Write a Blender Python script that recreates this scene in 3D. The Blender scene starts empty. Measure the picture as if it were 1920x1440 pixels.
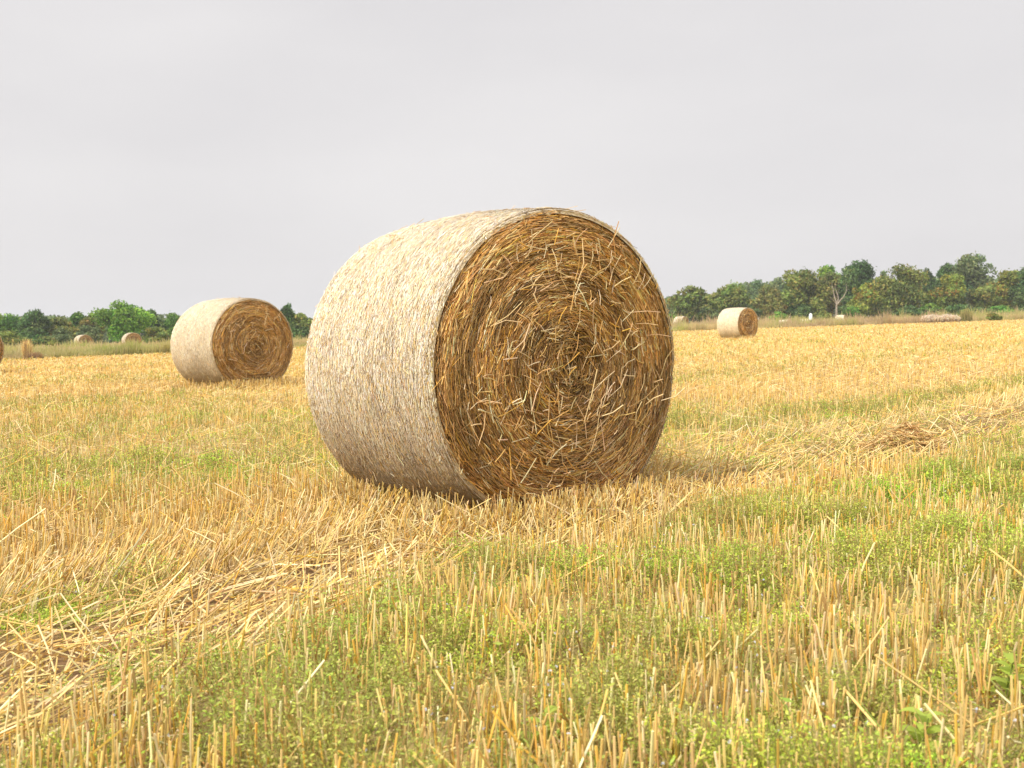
import bpy, math, random
import numpy as np
R = math.radians
C = bpy.context.scene.collection
SC = bpy.context.scene
rng = np.random.default_rng(7)

# ------------------------------------------------------------------ camera, sky, sun, exposure
CAM_H, FPX, YH, SLOPE = 0.80, 2100.0, 613.4, 0.0305      # eye height, focal length and horizon in 1920 px units, ground slope
PITCH = math.atan((720 - YH) / FPX)
cd = bpy.data.cameras.new('camera'); cam = bpy.data.objects.new('camera', cd); C.objects.link(cam)
cd.sensor_width = 36; cd.lens = 36 * FPX / 1920; cd.clip_start = 0.05; cd.clip_end = 6000
cam.location = (0, 0, CAM_H); cam.rotation_euler = (math.pi / 2 - PITCH, 0, 0)
cd.dof.use_dof = True; cd.dof.focus_distance = 5.3; cd.dof.aperture_fstop = 9
SC.camera = cam
SUN_DIR = np.array([-0.52, -0.50, 0.72]); SUN_DIR /= np.linalg.norm(SUN_DIR)   # towards the sun
elev = math.asin(SUN_DIR[2]); azi = math.atan2(SUN_DIR[0], SUN_DIR[1])
w = bpy.data.worlds.new('World'); SC.world = w; w.use_nodes = True
nt = w.node_tree; nt.nodes.clear()
def N(t, kind, **kw):
    n = t.nodes.new(kind)
    for k, v in kw.items():
        if k in n.inputs.keys(): n.inputs[k].default_value = v
        else: setattr(n, k, v)
    return n
wo = N(nt, 'ShaderNodeOutputWorld'); bg = N(nt, 'ShaderNodeBackground'); bg.inputs['Strength'].default_value = 0.1
sky = N(nt, 'ShaderNodeTexSky'); sky.sky_type = 'NISHITA'; sky.sun_disc = False
sky.sun_elevation = elev; sky.sun_rotation = azi; sky.air_density = 1.0; sky.dust_density = 4.0
tc = N(nt, 'ShaderNodeTexCoord'); mp = N(nt, 'ShaderNodeMapping'); mp.inputs['Scale'].default_value = (1.2, 1.2, 4.2); mp.inputs['Rotation'].default_value = (0.12, 0.16, 0.3)
ns = N(nt, 'ShaderNodeTexNoise'); ns.inputs['Scale'].default_value = 1.6; ns.inputs['Detail'].default_value = 4; ns.inputs['Roughness'].default_value = 0.45
cr = N(nt, 'ShaderNodeValToRGB')
cr.color_ramp.elements[0].position = 0.3; cr.color_ramp.elements[0].color = (7.45, 7.26, 7.38, 1)
cr.color_ramp.elements[1].position = 0.7; cr.color_ramp.elements[1].color = (8.6, 8.38, 8.38, 1)
mx = N(nt, 'ShaderNodeMixRGB'); mx.inputs['Fac'].default_value = 0.96
nt.links.new(tc.outputs['Generated'], mp.inputs['Vector']); nt.links.new(mp.outputs[0], ns.inputs['Vector'])
nt.links.new(ns.outputs['Fac'], cr.inputs['Fac']); nt.links.new(sky.outputs[0], mx.inputs[1]); nt.links.new(cr.outputs[0], mx.inputs[2])
sx = N(nt, 'ShaderNodeSeparateXYZ'); zr = N(nt, 'ShaderNodeMapRange'); zr.interpolation_type = 'SMOOTHSTEP'
zr.inputs['From Min'].default_value = 0.33; zr.inputs['From Max'].default_value = 0.85; zr.inputs['To Min'].default_value = 1.0; zr.inputs['To Max'].default_value = 2.1   # an overcast sky is brighter overhead
zm = N(nt, 'ShaderNodeVectorMath'); zm.operation = 'SCALE'
nt.links.new(tc.outputs['Generated'], sx.inputs[0]); nt.links.new(sx.outputs['Z'], zr.inputs['Value']); nt.links.new(mx.outputs[0], zm.inputs[0]); nt.links.new(zr.outputs[0], zm.inputs['Scale'])
nt.links.new(zm.outputs[0], bg.inputs['Color']); nt.links.new(bg.outputs[0], wo.inputs['Surface'])
sd = bpy.data.lights.new('sun', 'SUN'); so = bpy.data.objects.new('sun', sd); C.objects.link(so)
sd.energy = 4.2; sd.angle = R(4); sd.color = (1.0, 0.95, 0.86)
from mathutils import Vector
so.rotation_euler = Vector(SUN_DIR).to_track_quat('Z', 'Y').to_euler()
SC.view_settings.view_transform = 'Standard'; SC.view_settings.look = 'None'; SC.view_settings.gamma = 1
SC.view_settings.exposure = 0.0
SC.cycles.max_bounces = 6; SC.cycles.transparent_max_bounces = 4

# ------------------------------------------------------------------ helpers
def hash2(ix, iy, s):
    h = (ix.astype(np.int64) * 374761393 + iy.astype(np.int64) * 668265263 + s * 1442695041) & 0xffffffff
    h = ((h ^ (h >> 13)) * 1274126177) & 0xffffffff
    return ((h ^ (h >> 16)) & 0xffffff) / float(0xffffff)
def vnoise(x, y, s=0):
    x = np.asarray(x, float); y = np.asarray(y, float)
    ix = np.floor(x); iy = np.floor(y); fx = x - ix; fy = y - iy
    fx = fx * fx * (3 - 2 * fx); fy = fy * fy * (3 - 2 * fy)
    a = hash2(ix, iy, s); b = hash2(ix + 1, iy, s); c = hash2(ix, iy + 1, s); d = hash2(ix + 1, iy + 1, s)
    return (a * (1 - fx) + b * fx) * (1 - fy) + (c * (1 - fx) + d * fx) * fy
def fbm(x, y, s=0, o=3):
    t = 0; a = 0.5; tot = 0
    for i in range(o):
        t = t + a * vnoise(x * 2 ** i, y * 2 ** i, s + i * 17); tot += a; a *= 0.5
    return t / tot
def sstep(a, b, x):
    t = np.clip((x - a) / (b - a), 0, 1); return t * t * (3 - 2 * t)
BX = np.array([-400, -60, -22.5, -17.6, -12.2, 4, 16, 30, 49, 120, 500.]); BY = np.array([40, 47, 52, 56, 64, 88, 99, 102, 110, 116, 130.])
def edge_y(x): return np.interp(x, BX, BY) + 0.8 * (fbm(np.asarray(x) * .15, 0 * np.asarray(x), 5) - .5)
def gz(x, y):
    x = np.asarray(x, float); y = np.asarray(y, float)
    z = SLOPE * np.clip(x, -70, 70)
    z = z + 0.02 * (fbm(x * 1.3, y * 1.3, 3) - .5) * sstep(1, 3, np.hypot(x, y))
    z = z - 0.035 * np.exp(-((vco(x, y) - 2.8) / .35) ** 2) * (np.hypot(x, y) < 60)
    return z
def vco(x, y): return -0.743 * x + 0.669 * y
def uproj(px, py, dist=None):
    """ground point seen at source pixel"""
    dx = (px - 960) / FPX; dz = -(py - 720) / FPX
    d = np.array([dx, math.cos(PITCH) + dz * math.sin(PITCH), -math.sin(PITCH) + dz * math.cos(PITCH)])
    t = -CAM_H / (d[2] - SLOPE * d[0])
    return d[0] * t, d[1] * t
def green_mask(x, y):
    v = vco(x, y); n = fbm(x * 1.1, y * 1.1, 11); n2 = fbm(x * .22, y * .22, 21); r = np.hypot(x, y)
    thr = 2.5 - .22 * sstep(2.4, .9, .669 * x + .743 * y) - .095 * np.clip(.669 * x + .743 * y - 2, 0, 9); g = sstep(thr + .3, thr - .3, v + (n - .5) * .9) * (0.62 + .75 * (n2 - .4)) * sstep(26, 10, r)
    u = .669 * x + .743 * y
    vc_ = np.interp(u, [1, 2, 3, 3.5, 4.1, 7.2, 9, 14], [9, 8, 7, 6.1, 5.3, 4.7, 4.2, 3.6]); wc_ = np.interp(u, [2, 3, 3.5, 4.1, 7.2, 14], [1.6, 1.5, 1.1, .7, .4, .4])
    g = np.maximum(g, np.exp(-((v - vc_ + (n - .5) * .8) / wc_) ** 2) * (.45 + .6 * n) * sstep(26, 13, r))
    g = np.maximum(g, .9 * np.exp(-((v - 3.2) / .16) ** 2 - ((u - 1.55) / .28) ** 2))
    g = np.maximum(g, .42 * np.exp(-((v - 9.3) / 1.2) ** 2) * sstep(40, 16, r))
    g = np.maximum(g, .30 * sstep(.45, .75, n2))
    return np.clip(g, 0, 1)
def flat_mask(x, y):
    v = vco(x, y); n = fbm(x * 1.6, y * 1.6, 31)
    wdt = .33 + .12 * sstep(0, 4, x)
    uu = .669 * x + .743 * y; f = np.exp(-((v - 2.60 - .26 * sstep(.9, 2.4, uu) + (n - .5) * .35) / (wdt + .08 * sstep(2.4, .9, uu))) ** 4)
    f = np.maximum(f, .8 * sstep(.6, .75, n) * sstep(3.0, 3.4, v) * sstep(4.8, 4.2, v))
    return np.clip(f, 0, 1) * (np.hypot(x, y) < 18)

class MB:
    """collects vertex-coloured chunks and links them as one mesh object"""
    def __init__(s): s.v = []; s.q = []; s.t = []; s.c = []; s.n = 0; s.qm = []; s.tm = []
    def add(s, v, q=None, t=None, c=(1, 1, 1), m=0):
        v = np.asarray(v, np.float32).reshape(-1, 3); c = np.asarray(c, np.float32)
        if c.ndim == 1: c = np.tile(c[:3], (len(v), 1))
        s.v.append(v); s.c.append(np.clip(c, 0.003, .95))
        if q is not None and len(q): s.q.append(np.asarray(q, np.int32).reshape(-1, 4) + s.n); s.qm.append(np.full(len(s.q[-1]), m, np.int32))
        if t is not None and len(t): s.t.append(np.asarray(t, np.int32).reshape(-1, 3) + s.n); s.tm.append(np.full(len(s.t[-1]), m, np.int32))
        s.n += len(v)
    def build(s, name, mats, parent=None, smooth=False):
        v = np.concatenate(s.v); c = np.concatenate(s.c)
        q = np.concatenate(s.q) if s.q else np.zeros((0, 4), np.int32); t = np.concatenate(s.t) if s.t else np.zeros((0, 3), np.int32)
        me = bpy.data.meshes.new(name)
        me.vertices.add(len(v)); me.vertices.foreach_set('co', v.ravel())
        nl = q.size + t.size; me.loops.add(nl); me.loops.foreach_set('vertex_index', np.concatenate([q.ravel(), t.ravel()]))
        me.polygons.add(len(q) + len(t))
        st = np.concatenate([np.arange(len(q)) * 4, q.size + np.arange(len(t)) * 3]).astype(np.int32)
        me.polygons.foreach_set('loop_start', st)
        mi = np.concatenate(s.qm + s.tm) if (s.qm or s.tm) else np.zeros(0, np.int32)
        me.polygons.foreach_set('material_index', mi)
        me.update(calc_edges=True); 
        a = me.color_attributes.new('Col', 'FLOAT_COLOR', 'POINT')
        a.data.foreach_set('color', np.concatenate([c, np.ones((len(c), 1), np.float32)], 1).ravel())
        me.polygons.foreach_set('use_smooth', np.full(len(me.polygons), bool(smooth)))
        for m in (mats if isinstance(mats, (list, tuple)) else [mats]): me.materials.append(m)
        me.validate()
        o = bpy.data.objects.new(name, me); C.objects.link(o)
        if parent: o.parent = parent
        return o
def norm(a): return a / np.maximum(np.linalg.norm(a, axis=-1, keepdims=True), 1e-9)
def tubes(mb, P, rad, k=3, col=(1, 1, 1), cap=False, m=0):
    """P (N,m,3) polylines, rad (N,m) radii, col (N,3) or (N,m,3)"""
    n, mm, _ = P.shape
    T = norm(P[:, -1] - P[:, 0]); ref = np.where(np.abs(T[:, 2:3]) > .9, np.array([[1., 0, 0]]), np.array([[0, 0, 1.]]))
    U = norm(np.cross(T, ref)); V = np.cross(T, U)
    rad = np.broadcast_to(rad, (n, mm)) if np.ndim(rad) else np.full((n, mm), rad)
    ph = rng.random((n, 1)) * 6.28 + np.arange(k)[None] * 2 * np.pi / k
    off = np.cos(ph)[..., None] * U[:, None] + np.sin(ph)[..., None] * V[:, None]          # n,k,3
    vv = P[:, :, None, :] + rad[:, :, None, None] * off[:, None]                          # n,mm,k,3
    col = np.asarray(col, float)
    if col.ndim == 1: col = np.tile(col, (n, 1))
    if col.ndim == 2: col = np.repeat(col[:, None], mm, 1)
    cc = np.repeat(col[:, :, None, :], k, 2).reshape(-1, 3)
    base = (np.arange(n) * mm * k)[:, None, None]
    i = np.arange(mm - 1)[None, :, None] * k; j = np.arange(k)[None, None]; j2 = (j + 1) % k
    q = np.stack([base + i + j, base + i + j2, base + i + k + j2, base + i + k + j], -1).reshape(-1, 4)
    if cap and k == 4:
        b = np.arange(n) * mm * k + (mm - 1) * k
        q = np.concatenate([q, np.stack([b, b + 1, b + 2, b + 3], 1)])
    mb.add(vv.reshape(-1, 3), q=q, c=cc, m=m)
def quads(mb, P, U, V, col, m=0, diamond=False):
    """flat leaves: centre P, half axes U and V"""
    if diamond: vv = np.stack([P - U, P - V + U * .1, P + U, P + V + U * .1], 1)
    else: vv = np.stack([P - U - V * .6, P + U - V, P + U * .9 + V, P - U + V * .7], 1)
    n = len(P); mb.add(vv.reshape(-1, 3), q=np.arange(n * 4).reshape(-1, 4), c=np.repeat(col, 4, 0), m=m)
def rdir(n):
    a = rng.normal(size=(n, 3)); return norm(a)
def mixc(a, b, t): t = np.asarray(t)[..., None]; return np.asarray(a) * (1 - t) + np.asarray(b) * t
def palette(n, cols, wts):
    cols = np.array(cols, float); wts = np.array(wts, float); i = rng.choice(len(cols), n, p=wts / wts.sum())
    return cols[i] * (1 + .16 * rng.normal(size=(n, 1))) * (1 + .04 * rng.normal(size=(n, 3)))

def mat(name, rough=.7, transl=0.0, noise=0, nscale=20, bump=0, spec=.25):
    m = bpy.data.materials.new(name); m.use_nodes = True; t = m.node_tree; t.nodes.clear()
    out = N(t, 'ShaderNodeOutputMaterial'); at = N(t, 'ShaderNodeAttribute'); at.attribute_name = 'Col'
    b = N(t, 'ShaderNodeBsdfPrincipled'); b.inputs['Roughness'].default_value = rough; b.inputs['Specular IOR Level'].default_value = spec
    src = at.outputs['Color']
    if noise:
        tcn = N(t, 'ShaderNodeTexCoord'); nn = N(t, 'ShaderNodeTexNoise'); nn.inputs['Scale'].default_value = nscale; nn.inputs['Detail'].default_value = 6
        mr = N(t, 'ShaderNodeMapRange'); mr.inputs['From Min'].default_value = .3; mr.inputs['From Max'].default_value = .7
        mr.inputs['To Min'].default_value = 1 - noise; mr.inputs['To Max'].default_value = 1 + noise
        mu = N(t, 'ShaderNodeVectorMath'); mu.operation = 'SCALE'
        t.links.new(tcn.outputs['Object'], nn.inputs['Vector']); t.links.new(nn.outputs['Fac'], mr.inputs['Value'])
        t.links.new(src, mu.inputs[0]); t.links.new(mr.outputs[0], mu.inputs['Scale']); src = mu.outputs[0]
        if bump:
            bp = N(t, 'ShaderNodeBump'); bp.inputs['Strength'].default_value = bump; bp.inputs['Distance'].default_value = .02
            t.links.new(nn.outputs['Fac'], bp.inputs['Height']); t.links.new(bp.outputs[0], b.inputs['Normal'])
    t.links.new(src, b.inputs['Base Color'])
    if transl:
        tr = N(t, 'ShaderNodeBsdfTranslucent'); ms = N(t, 'ShaderNodeMixShader'); ms.inputs[0].default_value = transl
        t.links.new(src, tr.inputs['Color']); t.links.new(b.outputs[0], ms.inputs[1]); t.links.new(tr.outputs[0], ms.inputs[2]); t.links.new(ms.outputs[0], out.inputs['Surface'])
    else: t.links.new(b.outputs[0], out.inputs['Surface'])
    return m
M_STRAW = mat('straw', .55, .12)
M_BALE = mat('bale_core', .8, 0, .25, 60, .6)
M_NET = mat('bale_net', .5, .2)
M_SOIL = mat('soil', .95, 0, .35, 9, .5, .1)
M_LEAF = mat('leaf', .6, .5)
M_TREE = mat('tree_leaf', .65, .25)
M_BARK = mat('bark', .9, 0, .3, 6, .4)
M_PAINT = mat('white_surface', .6, 0, .06, 8)

def tag(o, label=None, cat=None, group=None, kind=None):
    if label: o['label'] = label
    if cat: o['category'] = cat
    if group: o['group'] = group
    if kind: o['kind'] = kind
    return o
def empty(name, loc, rz=0, rx=0, ry=0):
    o = bpy.data.objects.new(name, None); C.objects.link(o); o.location = loc; o.rotation_euler = (rx, ry, rz); o.empty_display_size = .3; return o

# ------------------------------------------------------------------ ground sheets
def axis_steps(lo, hi, fine, s):
    out = [0.0]; 
    while out[-1] < hi: out.append(out[-1] + max(fine, out[-1] * s))
    neg = [0.0]
    while neg[-1] > lo: neg.append(neg[-1] - max(fine, -neg[-1] * s))
    return np.array(neg[:0:-1] + out)
STRAWG = (.50, .34, .12); SOILC = (.155, .10, .058); GREENC = (.105, .125, .035)
def grid(mb, xs, ys, zf, cf):
    X, Y = np.meshgrid(xs, ys); nx, ny = len(xs), len(ys)
    Z = zf(X, Y); v = np.stack([X, Y, Z], -1).reshape(-1, 3)
    i = np.arange(ny - 1)[:, None] * nx + np.arange(nx - 1)[None]
    q = np.stack([i, i + 1, i + nx + 1, i + nx], -1).reshape(-1, 4)
    mb.add(v, q=q, c=cf(X, Y).reshape(-1, 3))
def field_col(X, Y):
    r = np.hypot(X, Y); g = green_mask(X, Y); f = flat_mask(X, Y)
    n = fbm(X * 3, Y * 3, 41); c = mixc(SOILC, (.42, .29, .12), n)
    far = sstep(8, 40, r)
    gold = mixc((.58, .42, .16), (.68, .51, .22), fbm(vco(X, Y) * .35, (X + Y) * .05, 51))
    c = mixc(c, gold, .25 + .7 * far)
    c = mixc(c, (.28, .27, .08), g * (.55 + .25 * far))
    c = mixc(c, (.17, .095, .05), f * .85)
    return c
mb = MB(); grid(mb, axis_steps(-1500, 1500, .12, .03), axis_steps(-60, 3000, .12, .025), gz, field_col)
tag(mb.build('stubble_field', M_SOIL, smooth=True), 'harvested cereal field of golden stubble with green weed patches', kind='structure')
mb = MB(); xs = axis_steps(-1500, 1500, 1.0, .03)
T = np.concatenate([np.linspace(0, 30, 40), np.geomspace(33, 2600, 40)])
X = np.tile(xs, (len(T), 1)); Y = edge_y(X) + T[:, None]
def meadow_col(X, Y):
    n = fbm(X * .12, Y * .12, 61); n2 = fbm(X * .5, Y * .5, 62)
    return mixc(mixc((.27, .28, .085), (.44, .35, .16), n2), (.38, .26, .13), sstep(.5, .75, n))
nx = len(xs); i = np.arange(len(T) - 1)[:, None] * nx + np.arange(nx - 1)[None]
mb.add(np.stack([X, Y, gz(X, Y) + .03], -1), q=np.stack([i, i + 1, i + nx + 1, i + nx], -1), c=meadow_col(X, Y).reshape(-1, 3))
tag(mb.build('meadow', M_SOIL, smooth=True), 'rough grassland strip between the field and the trees', kind='structure')

# ------------------------------------------------------------------ bales
BW, BV, BL, BU = 1.5, 1.345, 1.05, .038
STRAWS = [(.81, .525, .22), (.69, .41, .15), (.47, .26, .09), (.88, .685, .40), (.78, .44, .09), (.27, .135, .05)]
def ring_pt(th, r, W=BW, V=BV):
    """profile point; the underside is squashed flat where it carries the weight"""
    x = np.cos(th) * W / 2 * r; z = np.sin(th) * V / 2 * r
    return x, np.maximum(z, -V / 2 + .012 + .02 * (x / W) ** 2) if False else z
def make_bale(det, seed):
    """det 1 = foreground; returns empty with net_wrap and two straw_end parts"""
    global rng
    rng = np.random.default_rng(seed)
    root = empty('straw_bale', (0, 0, 0))
    nT, nY = (260, 60) if det > .5 else (120, 24)
    th = np.linspace(0, 2 * np.pi, nT, endpoint=False)
    def rad(t, thv):
        # t in -1..1 along the length
        rr = 1 + BU * (1 - t * t)
        e = np.clip((np.abs(t) - .94) / .06, 0, 1); rr = rr - .030 * (1 - np.sqrt(np.maximum(1 - e * e, 0)))
        rr = rr + .030 * (fbm(thv * 1.4 + 20, t * 1.3 + 9, seed) - .5) + .006 * (fbm(thv * 5 + 20, t * 5 + 9, seed + 5) - .5)
        return rr
    def surf(t, thv, off=0.0):
        r = rad(t, thv); x = np.cos(thv) * BW / 2 * r; z = np.sin(thv) * BV / 2 * r
        nx_, nz_ = np.cos(thv), np.sin(thv)
        return np.stack([x + nx_ * off, -t * BL / 2 * (1 - .012 * np.cos(thv * 3 + t)), z + nz_ * off + BV / 2 - .03], -1)
    # ---- wrapped side
    mb = MB()
    t = np.linspace(-1, 1, nY); t = np.sign(t) * (1 - (1 - np.abs(t)) ** 1.15)
    TT, TH = np.meshgrid(t, th)                                   # nT, nY
    v = surf(TT, TH); n = fbm(TH * 30, TT * 14, seed + 1)
    c = mixc((.52, .39, .22), (.74, .63, .43), n)
    i = np.arange(nT)[:, None] * nY + np.arange(nY - 1)[None]; i2 = ((np.arange(nT) + 1) % nT)[:, None] * nY + np.arange(nY - 1)[None]
    mb.add(v, q=np.stack([i, i + 1, i2 + 1, i2], -1), c=c.reshape(-1, 3), m=0)
    # straw flecks pressed under the net
    nf = int(150000 * det) + 5000; wsc = 1 if det > .6 else (1.5 if det > .2 else 3)
    tt = rng.uniform(-1.0, 1.0, nf); thv = rng.uniform(0, 2 * np.pi, nf)
    ang = rng.normal(0, .36, nf); ln = rng.gamma(2.0, .0046, nf) * wsc + .0025; wd = rng.uniform(.0009, .0022, nf) * wsc
    P = surf(tt, thv, rng.uniform(.0005, .005, nf) * wsc)
    T1 = np.stack([-np.sin(thv), 0 * thv, np.cos(thv)], -1); T2 = np.tile([0, 1., 0], (nf, 1)); NN = np.stack([np.cos(thv), 0 * thv, np.sin(thv)], -1)
    U = (T1 * np.cos(ang)[:, None] + T2 * np.sin(ang)[:, None] + NN * rng.normal(0, .05, (nf, 1))) ; V = np.cross(NN, U)
    patch = fbm(thv * 3, tt * 4, seed + 2)
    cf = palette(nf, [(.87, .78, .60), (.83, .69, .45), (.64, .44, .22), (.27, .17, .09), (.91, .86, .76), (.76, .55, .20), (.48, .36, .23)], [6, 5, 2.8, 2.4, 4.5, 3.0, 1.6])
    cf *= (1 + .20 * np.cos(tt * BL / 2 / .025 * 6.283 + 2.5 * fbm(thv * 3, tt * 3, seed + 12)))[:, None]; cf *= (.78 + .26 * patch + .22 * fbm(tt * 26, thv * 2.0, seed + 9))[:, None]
    low = sstep(.0, -.9, np.sin(thv) + .6 * (patch - .5)); cf = cf * (1 - .36 * low[:, None]) * mixc((1, 1, 1), (1, .93, .84), low)  # underside flecks browner: dirt and damp, plus shade painted into the colour
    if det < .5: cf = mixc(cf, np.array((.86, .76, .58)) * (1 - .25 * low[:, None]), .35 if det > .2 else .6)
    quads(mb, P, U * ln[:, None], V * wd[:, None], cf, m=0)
    # longer pale straws lying on the wrap
    nb = int(260 * det) + 5; tt = rng.uniform(-.95, .95, nb); thv = rng.uniform(0, 2 * np.pi, nb); P0 = surf(tt, thv, .007); T1 = np.stack([-np.sin(thv), 0 * thv, np.cos(thv)], -1)
    D = norm(T1 + np.array([0, 1, 0]) * rng.normal(0, .7, (nb, 1))); L = rng.uniform(.02, .075, (nb, 1)) / 2; NN = np.stack([np.cos(thv), 0 * thv, np.sin(thv)], -1)
    tubes(mb, np.stack([P0 - D * L - NN * L * L * .5, P0, P0 + D * L - NN * L * L * .5], 1), .0015 * wsc, 3, palette(nb, [(.92, .84, .62), (.86, .70, .36), (.46, .30, .15)], [4, 3, 1.5]), m=0)
    # net threads
    if det > .2:
        nr = 84; seg = 200; tr = np.linspace(-.99, .99, nr); thr = np.linspace(0, 2 * np.pi, seg, endpoint=False)
        A, B = np.meshgrid(tr, thr, indexing='ij'); A = A + .004 * (fbm(B * 4, A * 40, 3) - .5)
        hw = .0006
        p1 = surf(A - hw * 1.9, B, .0058); p2 = surf(A + hw * 1.9, B, .0058)
        vv = np.stack([p1, p2], 2)                                  # nr,seg,2,3
        idx = np.arange(nr)[:, None] * seg; s0 = np.arange(seg)[None]; s1 = (s0 + 1) % seg
        a = (idx + s0) * 2; b = (idx + s1) * 2
        mb.add(vv, q=np.stack([a, a + 1, b + 1, b], -1), c=np.array((.86, .80, .69)), m=1)
    # stray straws poking out of the wrap
    ns_ = int(380 * det) + 8
    tt = rng.uniform(-.98, .98, ns_); thv = rng.uniform(0, 2 * np.pi, ns_); P0 = surf(tt, thv, .003)
    T1 = np.stack([-np.sin(thv), 0 * thv, np.cos(thv)], -1); NN = np.stack([np.cos(thv), 0 * thv, np.sin(thv)], -1)
    D = norm(T1 * rng.choice([-1, 1], (ns_, 1)) + NN * rng.uniform(.02, .5, (ns_, 1)) + np.array([0, 1, 0]) * rng.normal(0, .5, (ns_, 1)))
    tubes(mb, np.stack([P0, P0 + D * rng.uniform(.015, .07, (ns_, 1))], 1), .0012 * (1 if det > .5 else 1.6), 3, palette(ns_, STRAWS, [4, 2, 1, 4, 1, .5]), m=0)
    mb.build('net_wrap', [M_STRAW, M_NET], root, smooth=False)
    # ---- the two ends
    for sgn in (1, -1):
        dd = det if sgn == 1 else det * .25
        mb = MB(); nr = 40 if det > .5 else 14; seg = nT
        rr = np.linspace(0.02, 1, nr); RR, TH = np.meshgrid(rr, th, indexing='ij')
        def end(rv, thv, off):
            r1 = rad(np.full_like(rv, .999), thv) * .995
            dome = .035 * (1 - rv ** 2.5) - .02 * np.exp(-(rv / .13) ** 2) + .020 * (fbm(rv * 9, thv * 1.6, seed + 7) - .5) - .02 * sstep(.93, 1, rv)
            x = np.cos(thv) * BW / 2 * r1 * rv; z = np.sin(thv) * BV / 2 * r1 * rv
            y = -(BL / 2 + dome + off)
            return np.stack([x * sgn, y * sgn, z + BV / 2 - .03], -1)
        v = end(RR, TH, -.012 + .006 * np.sin(RR * 110 + TH)); n = fbm(RR * 25, TH * 5, seed + 3)
        c = mixc((.075, .035, .012), (.24, .125, .042), n)
        i = np.arange(nr - 1)[:, None] * seg + np.arange(seg)[None]; i2 = np.arange(nr - 1)[:, None] * seg + ((np.arange(seg) + 1) % seg)[None]
        q = np.stack([i, i2, i2 + seg, i + seg], -1)
        mb.add(v, q=q, c=c.reshape(-1, 3), m=1)
        mb.add(np.concatenate([v[0], end(np.array([0.0]), np.array([0.0]), -.012)]), t=np.stack([np.arange(seg), (np.arange(seg) + 1) % seg, np.full(seg, seg)], -1), c=(.08, .045, .02), m=1)
        ns_ = int(38000 * dd) + 500; wsc = 1 if det > .6 else (1.4 if det > .2 else 2.6)
        rv = np.sqrt(rng.random(ns_)) * .985; thv = rng.uniform(0, 2 * np.pi, ns_)
        messy = np.exp(-(rv / .2) ** 2)
        ang = rng.normal(0, 1, ns_) * (.13 + .8 * messy) + rng.choice([0, 1], ns_, p=[.93, .07]) * rng.normal(0, .7, ns_)
        L = rng.gamma(3.0, .018, ns_) * (.5 + .5 * rv) + .018; L = np.minimum(L, .22) * (1 if wsc == 1 else 1.3)
        x, z = np.cos(thv) * BW / 2, np.sin(thv) * BV / 2
        T1 = norm(np.stack([-np.sin(thv) * BW * sgn, 0 * thv, np.cos(thv) * BV], -1)); RD = norm(np.stack([x * sgn, 0 * x, z], -1))
        lay = rng.random(ns_) ** 1.3
        P0 = end(rv, thv, -.006 + .022 * lay)
        D = T1 * np.cos(ang)[:, None] + RD * np.sin(ang)[:, None]
        D[:, 1] += -sgn * rng.normal(.0, .10, ns_)
        # bend along the coil
        Pm = P0; half = L[:, None] / 2
        curv = (half ** 2) / (2 * np.maximum(rv[:, None] * .7, .08)) * (1 - messy[:, None])
        Pa = Pm - D * half - RD * curv; Pb = Pm + D * half - RD * curv
        def clampr(P):
            x, z = P[:, 0] / (BW / 2), (P[:, 2] - BV / 2 + .03) / (BV / 2); rr_ = np.hypot(x, z); k = np.minimum(1, .992 / np.maximum(rr_, 1e-6))
            P = P.copy(); P[:, 0] *= k; P[:, 2] = (P[:, 2] - BV / 2 + .03) * k + BV / 2 - .03; return P
        Pa, Pb = clampr(Pa), clampr(Pb)
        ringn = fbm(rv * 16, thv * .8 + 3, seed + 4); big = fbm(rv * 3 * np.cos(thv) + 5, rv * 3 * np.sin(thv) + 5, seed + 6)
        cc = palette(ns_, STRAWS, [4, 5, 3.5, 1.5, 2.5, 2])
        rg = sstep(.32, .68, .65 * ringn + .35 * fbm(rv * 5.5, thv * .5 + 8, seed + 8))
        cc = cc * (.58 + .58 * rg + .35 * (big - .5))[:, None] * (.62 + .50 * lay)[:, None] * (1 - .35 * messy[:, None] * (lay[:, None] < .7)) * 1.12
        Pm = Pm + rdir(ns_) * rng.exponential(.0025, (ns_, 1))
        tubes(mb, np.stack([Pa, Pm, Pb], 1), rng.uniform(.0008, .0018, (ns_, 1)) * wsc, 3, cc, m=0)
        # frayed straws around the rim
        nm = int(2600 * dd) + 60; thv = rng.uniform(0, 2 * np.pi, nm); rv = 1.0 + rng.normal(-.012, .010, nm); P0 = end(np.minimum(rv, 1.0), thv, rng.uniform(-.03, .008, nm))
        T1 = norm(np.stack([-np.sin(thv) * BW * sgn, 0 * thv, np.cos(thv) * BV], -1)); RD = norm(np.stack([np.cos(thv) * sgn, 0 * thv, np.sin(thv)], -1))
        D = norm(T1 * rng.choice([-1, 1], (nm, 1)) + RD * rng.normal(-.02, .16, (nm, 1)) + np.array([0, 1, 0]) * rng.normal(0, .22, (nm, 1))); L = rng.uniform(.02, .10, (nm, 1)) / 2
        P0 = P0 + RD * .004; cr_ = L ** 2 / 1.4
        tubes(mb, np.stack([P0 - D * L - RD * cr_, P0, P0 + D * L - RD * cr_], 1), rng.uniform(.0011, .0024, (nm, 1)) * wsc, 3, palette(nm, STRAWS, [3, 4, 3.5, 1.5, 3, 2.5]), m=0)
        # loose pale straws across the coil
        nl = int(430 * dd) + 10
        rv = np.sqrt(rng.random(nl)) * .86; thv = rng.uniform(0, 2 * np.pi, nl); P0 = end(rv, thv, .018 + .012 * rng.random(nl))
        a = rng.uniform(0, np.pi, nl); D = np.stack([np.cos(a), -sgn * rng.normal(.10, .18, nl), np.sin(a)], -1)
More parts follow.
